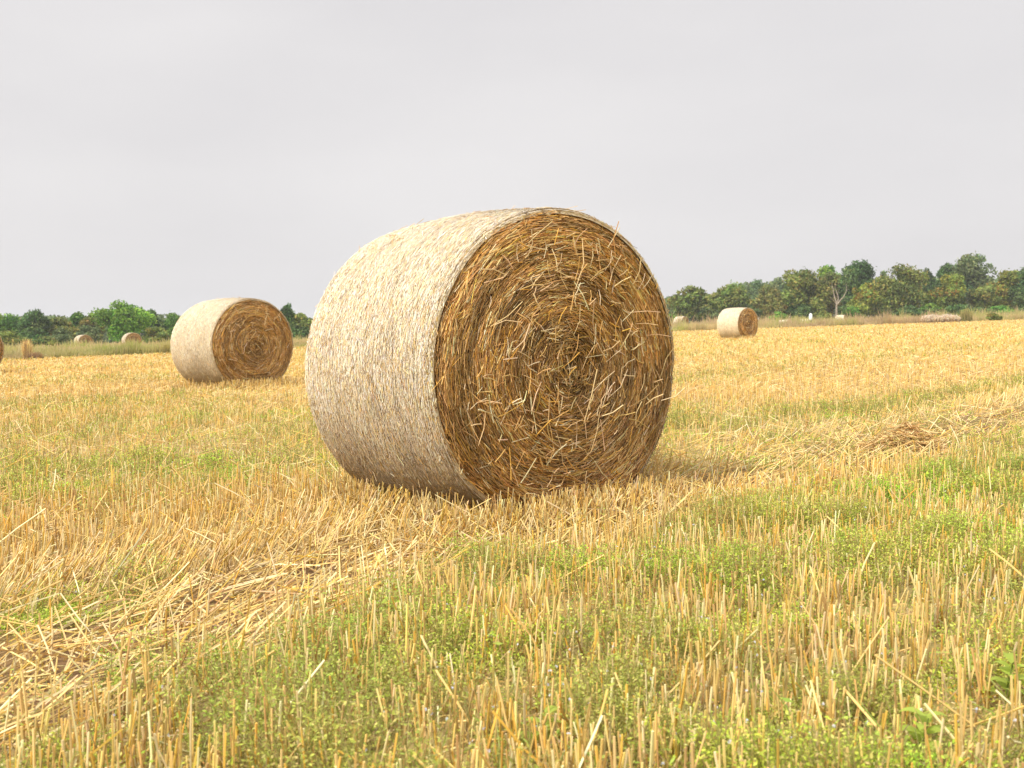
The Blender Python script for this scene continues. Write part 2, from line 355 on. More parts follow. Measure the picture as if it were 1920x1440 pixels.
        L = rng.gamma(2.2, .032, nl)[:, None] + .02; L = np.minimum(L, .24)
        mid = P0 + D * L * .5 + rdir(nl) * .006 * (rng.random((nl, 1)) > .5)
        far_ = mid + norm(D + rdir(nl) * .45) * L * .5
        ok = (np.hypot(far_[:, 0] / (BW / 2), (far_[:, 2] - BV / 2 + .03) / (BV / 2)) < .99); P0, mid, far_ = P0[ok], mid[ok], far_[ok]; nl = len(P0)
        tubes(mb, np.stack([P0, mid, far_], 1), rng.uniform(.0012, .0026, (nl, 1)) * wsc, 4, palette(nl, [(.82, .60, .32), (.74, .48, .18), (.88, .72, .47), (.78, .45, .09)], [4, 3, 2, 1.4]), cap=True, m=0)
        mb.build('straw_end', [M_STRAW, M_BALE], root, smooth=False)
    return root
def place(root, x, y, psi, label, s=1.0, dz=-.01, group='round straw bales on the field'):
    root.location = (x, y, float(gz(x, y)) + dz - 0.0)
    # axis lies along the sloping ground
    root.rotation_euler = (0, 0, psi); ax = Vector((math.sin(psi), -math.cos(psi), 0)); sdv = Vector((math.cos(psi), math.sin(psi), 0))
    root.rotation_euler = (-math.atan(SLOPE * ax.x), -math.atan(SLOPE * sdv.x), psi)
    root.scale = (s, s, s)
    tag(root, label, 'straw bale', group)
def dup(root):
    r = root.copy(); C.objects.link(r)
    for ch in root.children: c = ch.copy(); C.objects.link(c); c.parent = r
    return r
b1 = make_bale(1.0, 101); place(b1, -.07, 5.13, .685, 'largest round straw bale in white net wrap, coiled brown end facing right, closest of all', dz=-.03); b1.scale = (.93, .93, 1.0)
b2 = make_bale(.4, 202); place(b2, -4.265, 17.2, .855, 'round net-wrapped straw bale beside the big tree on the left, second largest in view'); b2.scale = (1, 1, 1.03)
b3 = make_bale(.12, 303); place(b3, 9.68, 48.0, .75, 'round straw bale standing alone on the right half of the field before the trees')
G2 = 'round straw bales in the rough grass beyond the field'
def far_bale(px, d, psi, label, s=1.0, dz=0, group=G2):
    b = dup(b3); x = (px - 960) / FPX * d; place(b, x, d, psi, label, s, dz, group); return b
far_bale(-62, 28.5, .75, 'straw bale cut off by the left edge of the photo, only a brown sliver showing', group='round straw bales on the field')
far_bale(157, 112, .80, 'small straw bale in rough grass, left one of the pair under the hedge trees')
far_bale(248, 101, .62, 'small straw bale in rough grass right below the big round green tree')
far_bale(1277, 118, .85, 'small straw bale half hidden by the right edge of the largest bale', .95, dz=.12)
far_bale(1576, 122, 1.0, 'pale bale in tall grass below the bare dead tree', .85, dz=-.12)
far_bale(1470, 118, 1.2, 'faint low pale bale almost buried in grass, right of the lone field bale', .9, dz=-.52)
far_bale(1508, 118, 1.2, 'low pale bale top in the grass just left of the small white upright marker', .9, dz=-.50)

# ------------------------------------------------------------------ stubble and loose straw
rng = np.random.default_rng(11)
def in_bale(x, y):
    r = np.zeros(len(x), bool)
    for (bx, by, ps) in ((-.07, 5.13, .685), (-4.265, 17.2, .855), (9.68, 48, .75)):
        dx, dy = x - bx, y - by; u = dx * math.cos(ps) + dy * math.sin(ps); t = dx * math.sin(ps) - dy * math.cos(ps)
        r |= (np.abs(u) < .30) & (np.abs(t) < BL / 2 - .0)
    return r
def scatter(n, r0, r1, power, half=.60):
    """points on the ground in a fan around the view, radius density ~ r^-power per area"""
    u = rng.random(n); e = 2 - power
    r = (r0 ** e + u * (r1 ** e - r0 ** e)) ** (1 / e)
    a = rng.uniform(-half, half, n); return r * np.sin(a), r * np.cos(a), r
GOLD = [(.80, .585, .23), (.74, .51, .165), (.86, .70, .37), (.71, .44, .085), (.50, .32, .12)]
def stubble(n, r0, r1, power, half, k, wpx):
    x, y, r = scatter(n, r0, r1, power, half)
    # snap near stalks into drilled rows along the tramline direction
    v = vco(x, y); row = .135; vs = np.round(v / row) * row + rng.normal(0, .022, n); sh = (vs - v) * sstep(40, 10, r)
    x = x - .743 * sh; y = y + .669 * sh
    clump = fbm(x * 7, y * 7, 71); f = flat_mask(x, y); g = green_mask(x, y)
    keep = (rng.random(n) < (.35 + 1.1 * sstep(.35, .65, clump)) * (1 - .88 * f) * (1 - (.10 + .45 * sstep(2.4, 3.2, vco(x, y))) * g * sstep(18, 9, r))) & ~in_bale(x, y) & (y < edge_y(x) - .1)
    x, y, r, f, g = x[keep], y[keep], r[keep], f[keep], g[keep]; n = len(x)
    h = np.clip(rng.normal(.094, .027, n), .035, .18) * (.85 + .3 * fbm(x * .6, y * .6, 72)) * (1 - .15 * sstep(8, 25, r))
    lean = rng.normal(0, .085, (n, 2)); bent = rng.random(n) < .07; lean[bent] += rng.normal(0, .55, (bent.sum(), 2))
    nearf = np.exp(-((vco(x, y) - 3.4) / .35) ** 2) * (r < 14); lean += nearf[:, None] * (np.array([.45, .35]) + rng.normal(0, .25, (n, 2)))
    z = gz(x, y) - .004
    P0 = np.stack([x, y, z], -1); P2 = P0 + np.stack([lean[:, 0] * h, lean[:, 1] * h, h], -1)
    Pm = (P0 + P2) / 2 + np.concatenate([rng.normal(0, .004, (n, 2)), np.zeros((n, 1))], 1)
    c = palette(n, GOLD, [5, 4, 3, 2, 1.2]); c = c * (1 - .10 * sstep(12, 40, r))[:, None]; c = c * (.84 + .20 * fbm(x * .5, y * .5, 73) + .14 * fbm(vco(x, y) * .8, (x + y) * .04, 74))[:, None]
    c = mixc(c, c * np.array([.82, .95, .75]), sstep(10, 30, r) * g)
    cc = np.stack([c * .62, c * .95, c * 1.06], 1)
    rad_ = np.maximum(rng.uniform(.0014, .0027, n), wpx * r / 1120 * .5)[:, None]
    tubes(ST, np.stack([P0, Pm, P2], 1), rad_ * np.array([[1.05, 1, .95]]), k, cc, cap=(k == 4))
ST = MB()
stubble(21000, 1.5, 6, .6, .62, 4, 0)
stubble(20000, 3.5, 12, 1.0, .62, 4, 0)
stubble(60000, 10, 34, 1.5, .58, 3, .45)
stubble(90000, 30, 124, 1.75, .56, 3, .55)
tag(ST.build('stubble', M_STRAW), 'upright cut golden straw stalks covering the whole field', 'stubble', kind='stuff')

LT = MB()
def lying(n, r0, r1, power, half, sel, ln, dirstd, tilt, wpx=0, pal=GOLD, wts=(5, 3, 4, 1, 1.5), z0=.01, dmean=.735, rs=1.0):
    x, y, r = scatter(n, r0, r1, power, half); keep = (rng.random(n) < sel(x, y)) & ~in_bale(x, y) & (y < edge_y(x)); x, y, r = x[keep], y[keep], r[keep]; n = len(x)
    a = rng.normal(dmean, dirstd, n); L = rng.uniform(ln[0], ln[1], n); tl = np.abs(rng.normal(tilt, .12, n))
    D = np.stack([np.cos(a) * np.cos(tl), np.sin(a) * np.cos(tl), np.sin(tl) + SLOPE * np.cos(a)], -1)
    P0 = np.stack([x, y, gz(x, y) + rng.random(n) * z0], -1)
    P1 = P0 + D * L[:, None]; Pm = (P0 + P1) / 2 + rdir(n) * .004
    c = palette(n, pal, wts)
    tubes(LT, np.stack([P0, Pm, P1], 1), np.maximum(rs * rng.uniform(.0013, .0028, n), wpx * r / 1120 * .5)[:, None], 4 if r1 < 14 else 3, c, cap=r1 < 14)
fm = lambda x, y: flat_mask(x, y)
lying(15000, 1.6, 14, .8, .66, lambda x, y: fm(x, y) * (.25 + 1.1 * sstep(.35, .6, fbm(x * 2.2, y * 2.2, 37))), (.08, .27), .42, .16, z0=.05, rs=1.15)
lying(14000, 1.6, 14, .8, .66, lambda x, y: fm(x, y) * (.3 + .9 * fbm(x * 3, y * 3, 38)), (.08, .22), .6, .5, z0=.02)
lying(6000, 1.6, 14, .8, .66, lambda x, y: fm(x, y) * .7, (.05, .30), 1.2, .1, z0=.06)
lying(30000, 1.5, 13, .9, .64, lambda x, y: .9 * (1 - .7 * green_mask(x, y)), (.015, .09), 2.0, .10, z0=.012)
lying(9000, 1.5, 13, .9, .64, lambda x, y: .8 * (1 - .8 * green_mask(x, y)) * (vco(x, y) > 2.4), (.08, .24), 2.0, .30, z0=.05)
lying(150, 1.5, 7, .7, .64, lambda x, y: .9 + 0 * x, (.08, .24), 2.0, .45, z0=.08, pal=[(.86, .74, .42), (.80, .58, .20)], wts=(1, 1))
lying(40000, 12, 60, 1.7, .58, lambda x, y: 1 - .5 * green_mask(x, y), (.08, .3), 2.0, .15, wpx=.5)
# uncut stalks standing close against the bales and hiding their feet
for bx, by, ps, nn_, sc1, ws in ((-.07, 5.13, .685, 1500, .93, 1), (-4.265, 17.2, .855, 900, 1, 1.5), (9.68, 48, .75, 300, 1, 3)):
    fr = rng.random(nn_) < .5; u = np.where(fr, rng.normal(0, .32, nn_), -.38 - rng.exponential(.12, nn_)) * sc1; t = np.where(fr, BL / 2 + .03 + rng.exponential(.10, nn_), rng.uniform(-.62, .62, nn_)) * sc1
    x = bx + u * math.cos(ps) + t * math.sin(ps); y = by + u * math.sin(ps) - t * math.cos(ps); H = rng.normal(.115, .03, nn_); le = rng.normal(0, .16, (nn_, 2))
    P0 = np.stack([x, y, gz(x, y) - .004], -1); P1 = P0 + np.stack([le[:, 0] * H, le[:, 1] * H, H], -1); c = palette(nn_, GOLD, [5, 4, 3, 2, 1.2])
    tubes(LT, np.stack([P0, P1], 1), rng.uniform(.0014, .0026, (nn_, 1)) * ws, 4, np.stack([c * .65, c], 1), cap=True)
# straw fringe packed against the feet of the bales
for bx, by, ps, nn_, ws in ((-.07, 5.13, .685, 4200, 1), (-4.265, 17.2, .855, 1500, 1.6), (9.68, 48, .75, 500, 3)):
    u = rng.normal(0, .5, nn_); t = np.where(rng.random(nn_) < .6, BL / 2 + rng.exponential(.07, nn_), rng.uniform(-.55, .6, nn_))
    sidey = np.where(t < BL / 2, -.32 - rng.exponential(.10, nn_), u); u = np.where(t < BL / 2, sidey, u)
    x = bx + u * math.cos(ps) + t * math.sin(ps); y = by + u * math.sin(ps) - t * math.cos(ps)
    P0 = np.stack([x, y, gz(x, y)], -1); D = norm(np.stack([rng.normal(0, .6, nn_), rng.normal(0, .6, nn_), np.abs(rng.normal(.5, .5, nn_))], -1))
    P1 = P0 + D * rng.uniform(.04, .17, (nn_, 1)); tubes(LT, np.stack([P0, P1], 1), rng.uniform(.0014, .0027, (nn_, 1)) * ws, 3, palette(nn_, GOLD, [4, 4, 3, 2, 2]))
tag(LT.build('loose_straw', M_STRAW), 'loose straw lying in a flattened swath across the field', 'straw', kind='stuff')

# ------------------------------------------------------------------ green weeds between the stalks
WD = MB()
LG = [(.50, .60, .075), (.66, .73, .12), (.35, .46, .06), (.74, .70, .20), (.70, .56, .22)]
def weeds(nplants, r0, r1, power, half, nl, ls, wpx, hh):
    x, y, r = scatter(nplants, r0, r1, power, half); g = green_mask(x, y) * (.10 + 1.15 * sstep(.30, .68, fbm(x * 5, y * 5, 83)))
    keep = (rng.random(nplants) < g * 1.15) & ~in_bale(x, y) & (y < edge_y(x)); x, y, r = x[keep], y[keep], r[keep]; n = len(x)
    H = hh * (.25 + 1.3 * sstep(.25, .75, fbm(x * 4.5, y * 4.5, 84))) ; tone = fbm(x * 2.3, y * 2.3, 85)
    base = np.stack([x, y, gz(x, y)], -1)
    D = norm(np.stack([rng.normal(0, .45, n), rng.normal(0, .45, n), np.ones(n)], -1)); tip = base + D * H[:, None]
    sc_ = mixc((.60, .48, .22), (.36, .40, .10), rng.random(n))
    tubes(WD, np.stack([base, tip], 1), np.maximum(.0007, wpx * r / 1120 * .3)[:, None], 3, sc_)
    pi_ = np.repeat(np.arange(n), nl); m = len(pi_); f = rng.random(m) ** .7
    P = base[pi_] + (tip - base)[pi_] * f[:, None] + rng.normal(0, .012, (m, 3)) * np.array([1, 1, .5])
    s = np.maximum(rng.uniform(.6, 1.3, m) * ls, wpx * r[pi_] / 1120 * .8); U = rdir(m) * np.array([1, 1, .55]); U = norm(U); W = norm(np.cross(U, rdir(m) * .7 + np.array([0, 0, 1.])))
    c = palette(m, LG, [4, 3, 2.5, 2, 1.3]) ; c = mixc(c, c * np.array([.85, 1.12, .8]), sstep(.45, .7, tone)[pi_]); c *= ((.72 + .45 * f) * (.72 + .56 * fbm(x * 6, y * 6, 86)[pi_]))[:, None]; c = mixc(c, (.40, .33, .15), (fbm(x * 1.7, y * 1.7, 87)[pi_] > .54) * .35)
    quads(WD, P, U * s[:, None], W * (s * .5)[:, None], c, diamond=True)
weeds(95000, 1.4, 6.5, .5, .66, 15, .0048, 0, .095)
weeds(105000, 5.0, 16, 1.0, .62, 9, .0078, .75, .095)
weeds(70000, 14, 80, 1.5, .58, 4, .012, .9, .09)
x, y, r = scatter(9000, 1.4, 9, .7, .66); k = rng.random(9000) < green_mask(x, y) * sstep(.48, .66, fbm(x * 2.6, y * 2.6, 95)) * 1.2; x, y = x[k], y[k]; n = len(x)
P = np.stack([x, y, gz(x, y) + rng.uniform(.02, .085, n)], -1); U = norm(rdir(n) * np.array([1, 1, .5])); W = norm(np.cross(U, rdir(n) * .5 + np.array([0, 0, 1.])))
ls_ = rng.uniform(.008, .017, (n, 1)); quads(WD, P, U * ls_, W * ls_ * .42, palette(n, [(.40, .55, .09), (.52, .64, .13), (.30, .42, .07)], [2, 2, 1]), diamond=True)
x, y, r = scatter(7000, 1.4, 9, .7, .66); k = rng.random(7000) < green_mask(x, y) * .9; x, y = x[k], y[k]; n = len(x)      # grass blades
P0 = np.stack([x, y, gz(x, y)], -1); D = norm(np.stack([rng.normal(0, .5, n), rng.normal(0, .5, n), np.ones(n)], -1)); L = rng.uniform(.05, .14, (n, 1)); Pm = P0 + D * L * .6; P1 = Pm + norm(D * np.array([1.6, 1.6, .5])) * L * .45
tubes(WD, np.stack([P0, Pm, P1], 1), np.array([[.0015, .0014, .0004]]), 3, palette(n, [(.42, .54, .12), (.55, .58, .20)], [2, 1]))
# dry thin stems tangled through the weeds
x, y, r = scatter(26000, 1.4, 9, .7, .66); k = rng.random(26000) < green_mask(x, y) * 1.1; x, y = x[k], y[k]; n = len(x)
P0 = np.stack([x, y, gz(x, y)], -1); D = norm(np.stack([rng.normal(0, .8, n), rng.normal(0, .8, n), np.abs(rng.normal(.8, .4, n))], -1)); P1 = P0 + D * rng.uniform(.04, .13, (n, 1))
tubes(WD, np.stack([P0, (P0 + P1) / 2 + rdir(n) * .008, P1], 1), .0008, 3, palette(n, [(.66, .50, .26), (.55, .40, .20), (.40, .42, .14), (.36, .26, .15)], [3, 2, 3, 1.5]))
# dry seed heads and little white flowers
x, y, r = scatter(9000, 1.4, 8, .7, .66); k = rng.random(9000) < green_mask(x, y); x, y = x[k], y[k]; n = len(x)
P = np.stack([x, y, gz(x, y) + rng.uniform(.03, .10, n)], -1); U = rdir(n); W = norm(np.cross(U, rdir(n)))
quads(WD, P, U * .003, W * .0025, palette(n, [(.45, .38, .20), (.55, .48, .30)], [1, 1]), diamond=True)
x, y, r = scatter(2600, 1.4, 7, .7, .66); k = rng.random(2600) < green_mask(x, y) * 1.1 * sstep(.45, .6, fbm(x * 3, y * 3, 91)); x, y = x[k], y[k]; n = len(x)
P = np.stack([x, y, gz(x, y) + rng.uniform(.055, .11, n)], -1)
for q_ in range(3):
    U = rdir(n); W = norm(np.cross(U, rdir(n))); quads(WD, P + rdir(n) * .002, U * .0030, W * .0026, palette(n, [(.85, .86, .93), (.78, .80, .90)], [1, 1]) * .95, diamond=True)
tag(WD.build('weeds', M_LEAF), 'low small-leaved green weeds growing between the stubble', 'weeds', kind='stuff')

# a few broad-leaved plants one can tell apart
def broad_plant(px, py, h, nl, label, s=1.0):
    x, y = uproj(px, py); root = empty('broadleaf_weed', (x, y, float(gz(x, y)))); mbs, mbl = MB(), MB()
    st = np.array([[0, 0, -.01], [.006, .004, h * .5], [.012, -.004, h]]); tubes(mbs, st[None], np.array([[.003, .0025, .0015]]), 4, np.array([[.28, .34, .10]]))
    for i in range(nl):
        f = .25 + .75 * (i // 2) / max(1, (nl // 2 - 1)); a = (i % 2) * math.pi + (i // 2) * 1.5 + rng.normal(0, .3)
        L = s * (.060 - .026 * f) * rng.uniform(.8, 1.2); wv = L * .30; d = np.array([math.cos(a), math.sin(a), 0]); p = np.array([math.cos(a + 1.57), math.sin(a + 1.57), 0])
        o = np.array([.010 * f, 0, h * f]); k_ = 7; tt = np.linspace(0, 1, k_); z = .35 * L * np.sin(tt * 1.9) - .25 * L * tt * tt
        wid = wv * np.sin(np.pi * np.clip(tt, .0, 1) ** .75) + .0004 + .0012 * (np.arange(k_) % 2)
        mid = o + d * tt[:, None] * L + np.array([0, 0, 1]) * z[:, None]
        vv = np.stack([mid - p * wid[:, None] + [0, 0, .15 * wv], mid, mid + p * wid[:, None] + [0, 0, .15 * wv]], 1)
        q = [[j * 3 + a_, j * 3 + a_ + 1, j * 3 + a_ + 4, j * 3 + a_ + 3] for j in range(k_ - 1) for a_ in (0, 1)]
        mbl.add(vv, q=q, c=np.array((.46, .56, .10)) * rng.uniform(.85, 1.15))
    mbs.build('stem', M_LEAF, root); mbl.build('leaves', M_LEAF, root, smooth=True)
    tag(root, label, 'plant', 'broad-leaved weeds in the stubble')
broad_plant(1725, 1432, .085, 10, 'bright green broad-leaved weed at the bottom edge, with the longest leaves', 1.15)
broad_plant(1885, 1330, .10, 12, 'taller bright green broad-leaved weed touching the right edge of the photo')
broad_plant(1012, 1408, .07, 8, 'small bright green broad-leaved weed at the bottom centre')
broad_plant(262, 1062, .07, 4, 'pair of broad green leaves above the dark patch in the loose straw', .9)

# straw heap
hx, hy = uproj(1700, 845); root_h = MB(); n = 2600
a = rng.uniform(0, 6.28, n); rr = np.sqrt(rng.random(n)); lx = rr * np.cos(a) * .27 - .05 * rr; ly = rr * np.sin(a) * .20; dome = .19 * (1 - rr ** 2) * (.7 + .6 * fbm(lx * 8 + 3, ly * 8 + 3, 5))
P0 = np.stack([lx, ly, dome * rng.random(n) ** .4], -1); aa = rng.normal(.3, .9, n); D = norm(np.stack([np.cos(aa), np.sin(aa), rng.normal(0, .25, n)], -1)); L = rng.uniform(.04, .16, (n, 1))
curl = np.stack([np.zeros(n), np.zeros(n), rng.uniform(0, .02, n)], -1)
tubes(root_h, np.stack([P0 - D * L / 2, P0 + curl, P0 + D * L / 2], 1), rng.uniform(.0013, .0026, (n, 1)), 3, palette(n, [(.72, .50, .20), (.58, .35, .12), (.80, .62, .30), (.40, .22, .08)], [4, 2.4, 4, 2]))
gth = np.linspace(0, 6.28, 24, endpoint=False); rings = np.linspace(0, 1, 6); GR, GT = np.meshgrid(rings, gth, indexing='ij')
vv = np.stack([GR * np.cos(GT) * .25, GR * np.sin(GT) * .17, .13 * (1 - GR ** 2) - .01], -1); i = np.arange(5)[:, None] * 24 + np.arange(24)[None]; i2 = np.arange(5)[:, None] * 24 + ((np.arange(24) + 1) % 24)[None]
root_h.add(vv, q=np.stack([i, i2, i2 + 24, i + 24], -1), c=(.22, .12, .05))
h = root_h.build('straw_heap', M_STRAW); h.location = (hx, hy, float(gz(hx, hy))); h.scale = (.95, 1.0, .9); tag(h, 'small heap of reddish-brown straw lying on the stubble right of the largest bale', 'straw heap')

# ------------------------------------------------------------------ meadow grass
MG = MB()
def meadow_grass(n, d0, d1, hgt, wsc, pw=1.0):
    u = rng.random(n); a = rng.uniform(-.56, .56, n); X0 = np.tan(a); 
    off = d0 + (d1 - d0) * rng.random(n) ** 1.5
    y = np.full(n, 90.0)
    for _ in range(6): y = edge_y(X0 * y) + off
    x = X0 * y
    pn = fbm(x * .16, y * .05, 101); pn2 = fbm(x * .7, y * .25, 102); hn = fbm(x * .45, y * .25, 103)
    right = sstep(-5, 20, x)
    H = hgt * (.35 + 1.3 * sstep(.25, .75, hn)) * rng.uniform(.6, 1.2, n) * (1 + .15 * right) * (.68 + .32 * right) * (1 + .7 * sstep(.60, .72, fbm(x * .8 + 7, y * .35, 110)))
    green = mixc((.46, .48, .12), (.36, .39, .11), rng.random(n)); tan = mixc((.62, .50, .25), (.54, .40, .19), rng.random(n)); pink = mixc((.60, .43, .28), (.48, .32, .18), rng.random(n))
    tt = sstep(.36, .60, pn2 * .5 + pn * .5 + rng.normal(0, .08, n)); c = mixc(green, tan, tt); c = mixc(c, pink, sstep(.50, .64, fbm(x * .2 + 40, y * .08, 108) + rng.normal(0, .05, n)) * (.35 + .5 * right)); c = c * (.72 + .56 * fbm(x * .9, y * .4, 109))[:, None]
    c = mixc(c, (.60, .50, .28), (rng.random(n) < .06) * 1.0)
    base = np.stack([x, y, gz(x, y)], -1); le = rng.normal(0, .22, (n, 2)); tip = base + np.stack([le[:, 0] * H, le[:, 1] * H, H], -1)
    wv = wsc * rng.uniform(.6, 1.4, n); an = rng.uniform(0, 3.14, n); S = np.stack([np.cos(an), np.sin(an) * .5, 0 * an], -1) * wv[:, None]
    m1 = (base * .4 + tip * .6)
    vv = np.stack([base - S, base + S, m1 + S * .8, m1 - S * .8, tip], 1)
    b = np.arange(n)[:, None] * 5
    cc = np.stack([c * .8, c * .8, c, c, c * 1.1], 1)
    MG.add(vv, q=b + np.array([[0, 1, 2, 3]]), t=b + np.array([[3, 2, 4]]), c=cc.reshape(-1, 3))
meadow_grass(20000, 0.0, 3, .36, .022)
meadow_grass(80000, .5, 35, .44, .028)
meadow_grass(50000, 15, 85, .55, .040)
tag(MG.build('meadow_grass', M_LEAF), 'tall rough olive and tan grass between the field and the trees', 'grass', kind='stuff')

# ------------------------------------------------------------------ trees and bushes
def world_at(px, d): return (px - 960) / FPX * d
def z_at(py, d): return CAM_H + (YH - py) / FPX * d
PAL = {
 'green':  [(.060, .125, .022), (.085, .165, .030), (.040, .085, .020), (.12, .20, .04)],
 'bright': [(.080, .165, .022), (.12, .22, .030), (.055, .115, .020), (.17, .27, .05)],
 'dark':   [(.045, .085, .030), (.060, .11, .035), (.030, .060, .022), (.09, .13, .045)],
 'olive':  [(.092, .122, .033), (.12, .15, .040), (.062, .088, .027), (.15, .135, .045)],
 'rust':   [(.110, .118, .037), (.095, .118, .035), (.145, .122, .042), (.075, .090, .032)],
 'yellow': [(.130, .160, .034), (.095, .135, .034), (.165, .17, .035), (.075, .108, .028)],
 'grey':   [(.085, .115, .055), (.065, .10, .05), (.11, .14, .07), (.05, .075, .04)],
}
for k_ in PAL: PAL[k_] = [(q_[0] * 2.15, q_[1] * 2.05, q_[2] * 1.6) for q_ in PAL[k_]]
def crown_mesh(W, H, z0, pal, n, lumps, leaf, gap=0.0, shape='round'):
    """leaf clusters on boughs: W, H crown width and height, bottom at z0"""
    mb = MB(); L = []
    for i in range(lumps):
        while True:
            p = rng.uniform(-1, 1, 3)
            if np.linalg.norm(p) < 1: break
        p = p * (.74 if shape != 'tall' else .8)
        if shape == 'dome': p[2] = -abs(p[2]) * .9 + .35 if rng.random() < .5 else p[2]
        L.append((p, rng.uniform(.20, .42) * (1 - .25 * max(p[2], 0))))
    L.append((np.array([0, 0, 0]), .5)); L.append((np.array([rng.uniform(-.3, .3), rng.uniform(-.3, .3), -.45]), .5)); L.append((np.array([rng.uniform(-.2, .2), 0, .6]), .33))
    ws = np.array([l[1] ** 2 for l in L]); idx = rng.choice(len(L), n, p=ws / ws.sum())
    cen = np.array([l[0] for l in L])[idx]; rad = np.array([l[1] for l in L])[idx]
    D = rdir(n); D[:, 2] = np.where(rng.random(n) < .35, np.abs(D[:, 2]), D[:, 2]); rr = rad * rng.random(n) ** .35 * (1 + .16 * rng.normal(size=n) * (rng.random(n) < .3))
    # small twig clusters make the outline ragged
    ncl = max(20, n // 12); cd_ = rdir(ncl); key = rng.integers(0, ncl, n)
    P = cen + D * rr[:, None] + cd_[key] * .05 * rng.random((n, 1))
    P = P * np.array([W / 2, W / 2 * .85, H / 2]) + np.array([0, 0, z0 + H / 2])
    if gap: 
        g = fbm(P[:, 0] * 1.4 + 9, P[:, 2] * 1.4 + P[:, 1] * .7 + 9, int(W * 97)); k = g > gap * .62; P, D, idx = P[k], D[k], idx[k]
    P[:, 2] = np.maximum(P[:, 2], .12 * rng.random(len(P)))
    m = len(P); lt = rng.uniform(.68, 1.22, len(L))[idx]; hue = rng.normal(0, .10, len(L))[idx]
    c = palette(m, PAL[pal], [4, 3, 2.2, 1.5]) * lt[:, None]; c = c * np.stack([1 + hue, np.ones(m), np.ones(m)], -1)
    if pal == 'yellow': 
        k = (fbm(P[:, 0] * .9, P[:, 2] * .9, 8) > .70) & (rng.random(m) < .4); c[k] = np.array((.36, .22, .04)) * rng.uniform(.7, 1.1, (k.sum(), 1))
    U = norm(rdir(m) + .2 * D); W_ = norm(np.cross(U, rdir(m) * .8 + D)); s = leaf * rng.uniform(.55, 1.25, m)
    quads(mb, P, U * s[:, None], W_ * (s * .55)[:, None], c, diamond=False)
    return mb, L
def trunk_mesh(W, H, z0, L, colr, r0):
    mb = MB(); z0 = max(z0, .2); top = z0 + H * .62
    t = np.linspace(0, 1, 7); wob = np.cumsum(rng.normal(0, .035 * W / 6, (7, 2)), 0)
    P = np.concatenate([wob, (t * top)[:, None]], 1); P[0, 2] = -.2; tubes(mb, P[None], (r0 * (1.25 - 1.0 * t) * (1 + .35 * (t == 0)))[None], 7, np.array(colr))
    for (p, r) in L[:9]:
        e = np.array([p[0] * W / 2, p[1] * W / 2, z0 + H / 2 + p[2] * H / 2]); s0 = np.clip((e[2] - .35 * W * .5) / top, .25, .85)
        b = np.array([np.interp(s0, t, P[:, 0]), np.interp(s0, t, P[:, 1]), s0 * top]); m_ = (b + e) / 2 + rng.normal(0, .12, 3) - np.array([0, 0, .1])
        tubes(mb, np.stack([b, m_, e])[None], np.array([[r0 * .42, r0 * .28, r0 * .10]]), 5, np.array(colr))
    return mb
BARK = (.16, .125, .09)
def tree(px, d, top, wpx, pal, label, z0f=.18, n=4200, lumps=16, gap=0.0, shape='round', leaf=.15, bark=BARK, name='tree', group='trees behind the meadow', cat='tree', r0=.13):
    x = world_at(px, d); zg = float(gz(x, d)); Ht = z_at(top, d) - zg; W = wpx / FPX * d * 1.2; z0 = Ht * z0f * .6; n = int(n * 1.35)
    root = empty(name, (x, d, zg), rng.uniform(-.2, .2))
    mb, L = crown_mesh(W, Ht - z0, z0, pal, n, lumps, leaf * d / 140, gap, shape); 
    if name == 'bush':
        tm = MB(); k = 6; a = rng.uniform(0, 6.28, k); e = np.stack([np.cos(a) * W * .22, np.sin(a) * W * .22, np.full(k, Ht * .6)], -1); b = np.stack([0 * a, 0 * a, np.full(k, -.05)], -1)
        tubes(tm, np.stack([b, (b + e) / 2 + [0, 0, Ht * .1], e], 1), np.array([[.04, .03, .012]]), 4, np.array(bark)); tm.build('stems', M_BARK, root)
    else: trunk_mesh(W, Ht - z0, z0, L, bark, r0).build('trunk', M_BARK, root, smooth=True)
    mb.build('crown', M_TREE, root)
    tag(root, label, cat, group)
rng = np.random.default_rng(21)
GL, GR_ = 'trees in the hedge on the left', 'trees in the wood on the right'
def tl(*a, **k): tree(*a, group=GL, **k)
def tr_(*a, **k): tree(*a, group=GR_, **k)
# left hedge
tl(8, 128, 586, 90, 'green', 'green tree crown cut by the left edge of the photo', z0f=.05)
tl(72, 126, 577, 64, 'dark', 'dark dense tree left of the bare stretch, behind the tall tan grass clump', z0f=.05)
tl(112, 128, 592, 60, 'olive', 'lower dull olive tree between the dark tree and the shrubs', z0f=.05)
tl(150, 134, 583, 60, 'green', 'small green tree with a narrow raised top above the shrubs', z0f=.05, lumps=10)
tl(172, 130, 590, 50, 'rust', 'small brownish tree touching the big green tree on its left', z0f=.05)
tree(229, 122, 560, 100, 'bright', 'biggest bright green tree of the left hedge, above two small bales', z0f=.06, n=9000, lumps=26, shape='dome', group=GL)
tl(290, 126, 577, 46, 'dark', 'dark pointed tree right of the big bright green tree', z0f=.05)
tl(322, 128, 584, 56, 'green', 'green tree just left of the second largest bale', z0f=.05)
tl(360, 130, 589, 70, 'olive', 'olive tree mostly hidden behind the second largest bale', z0f=.05, n=2500)
tl(538, 118, 567, 40, 'dark', 'dark pointed tree in the gap between the two largest bales', z0f=.05, gap=.55, lumps=12, n=3200)
tl(572, 122, 585, 60, 'olive', 'low rounded olive tree touching the left edge of the largest bale', z0f=.03)
tl(507, 124, 588, 50, 'green', 'green tree peeping over the right shoulder of the second largest bale', z0f=.05, n=2500)
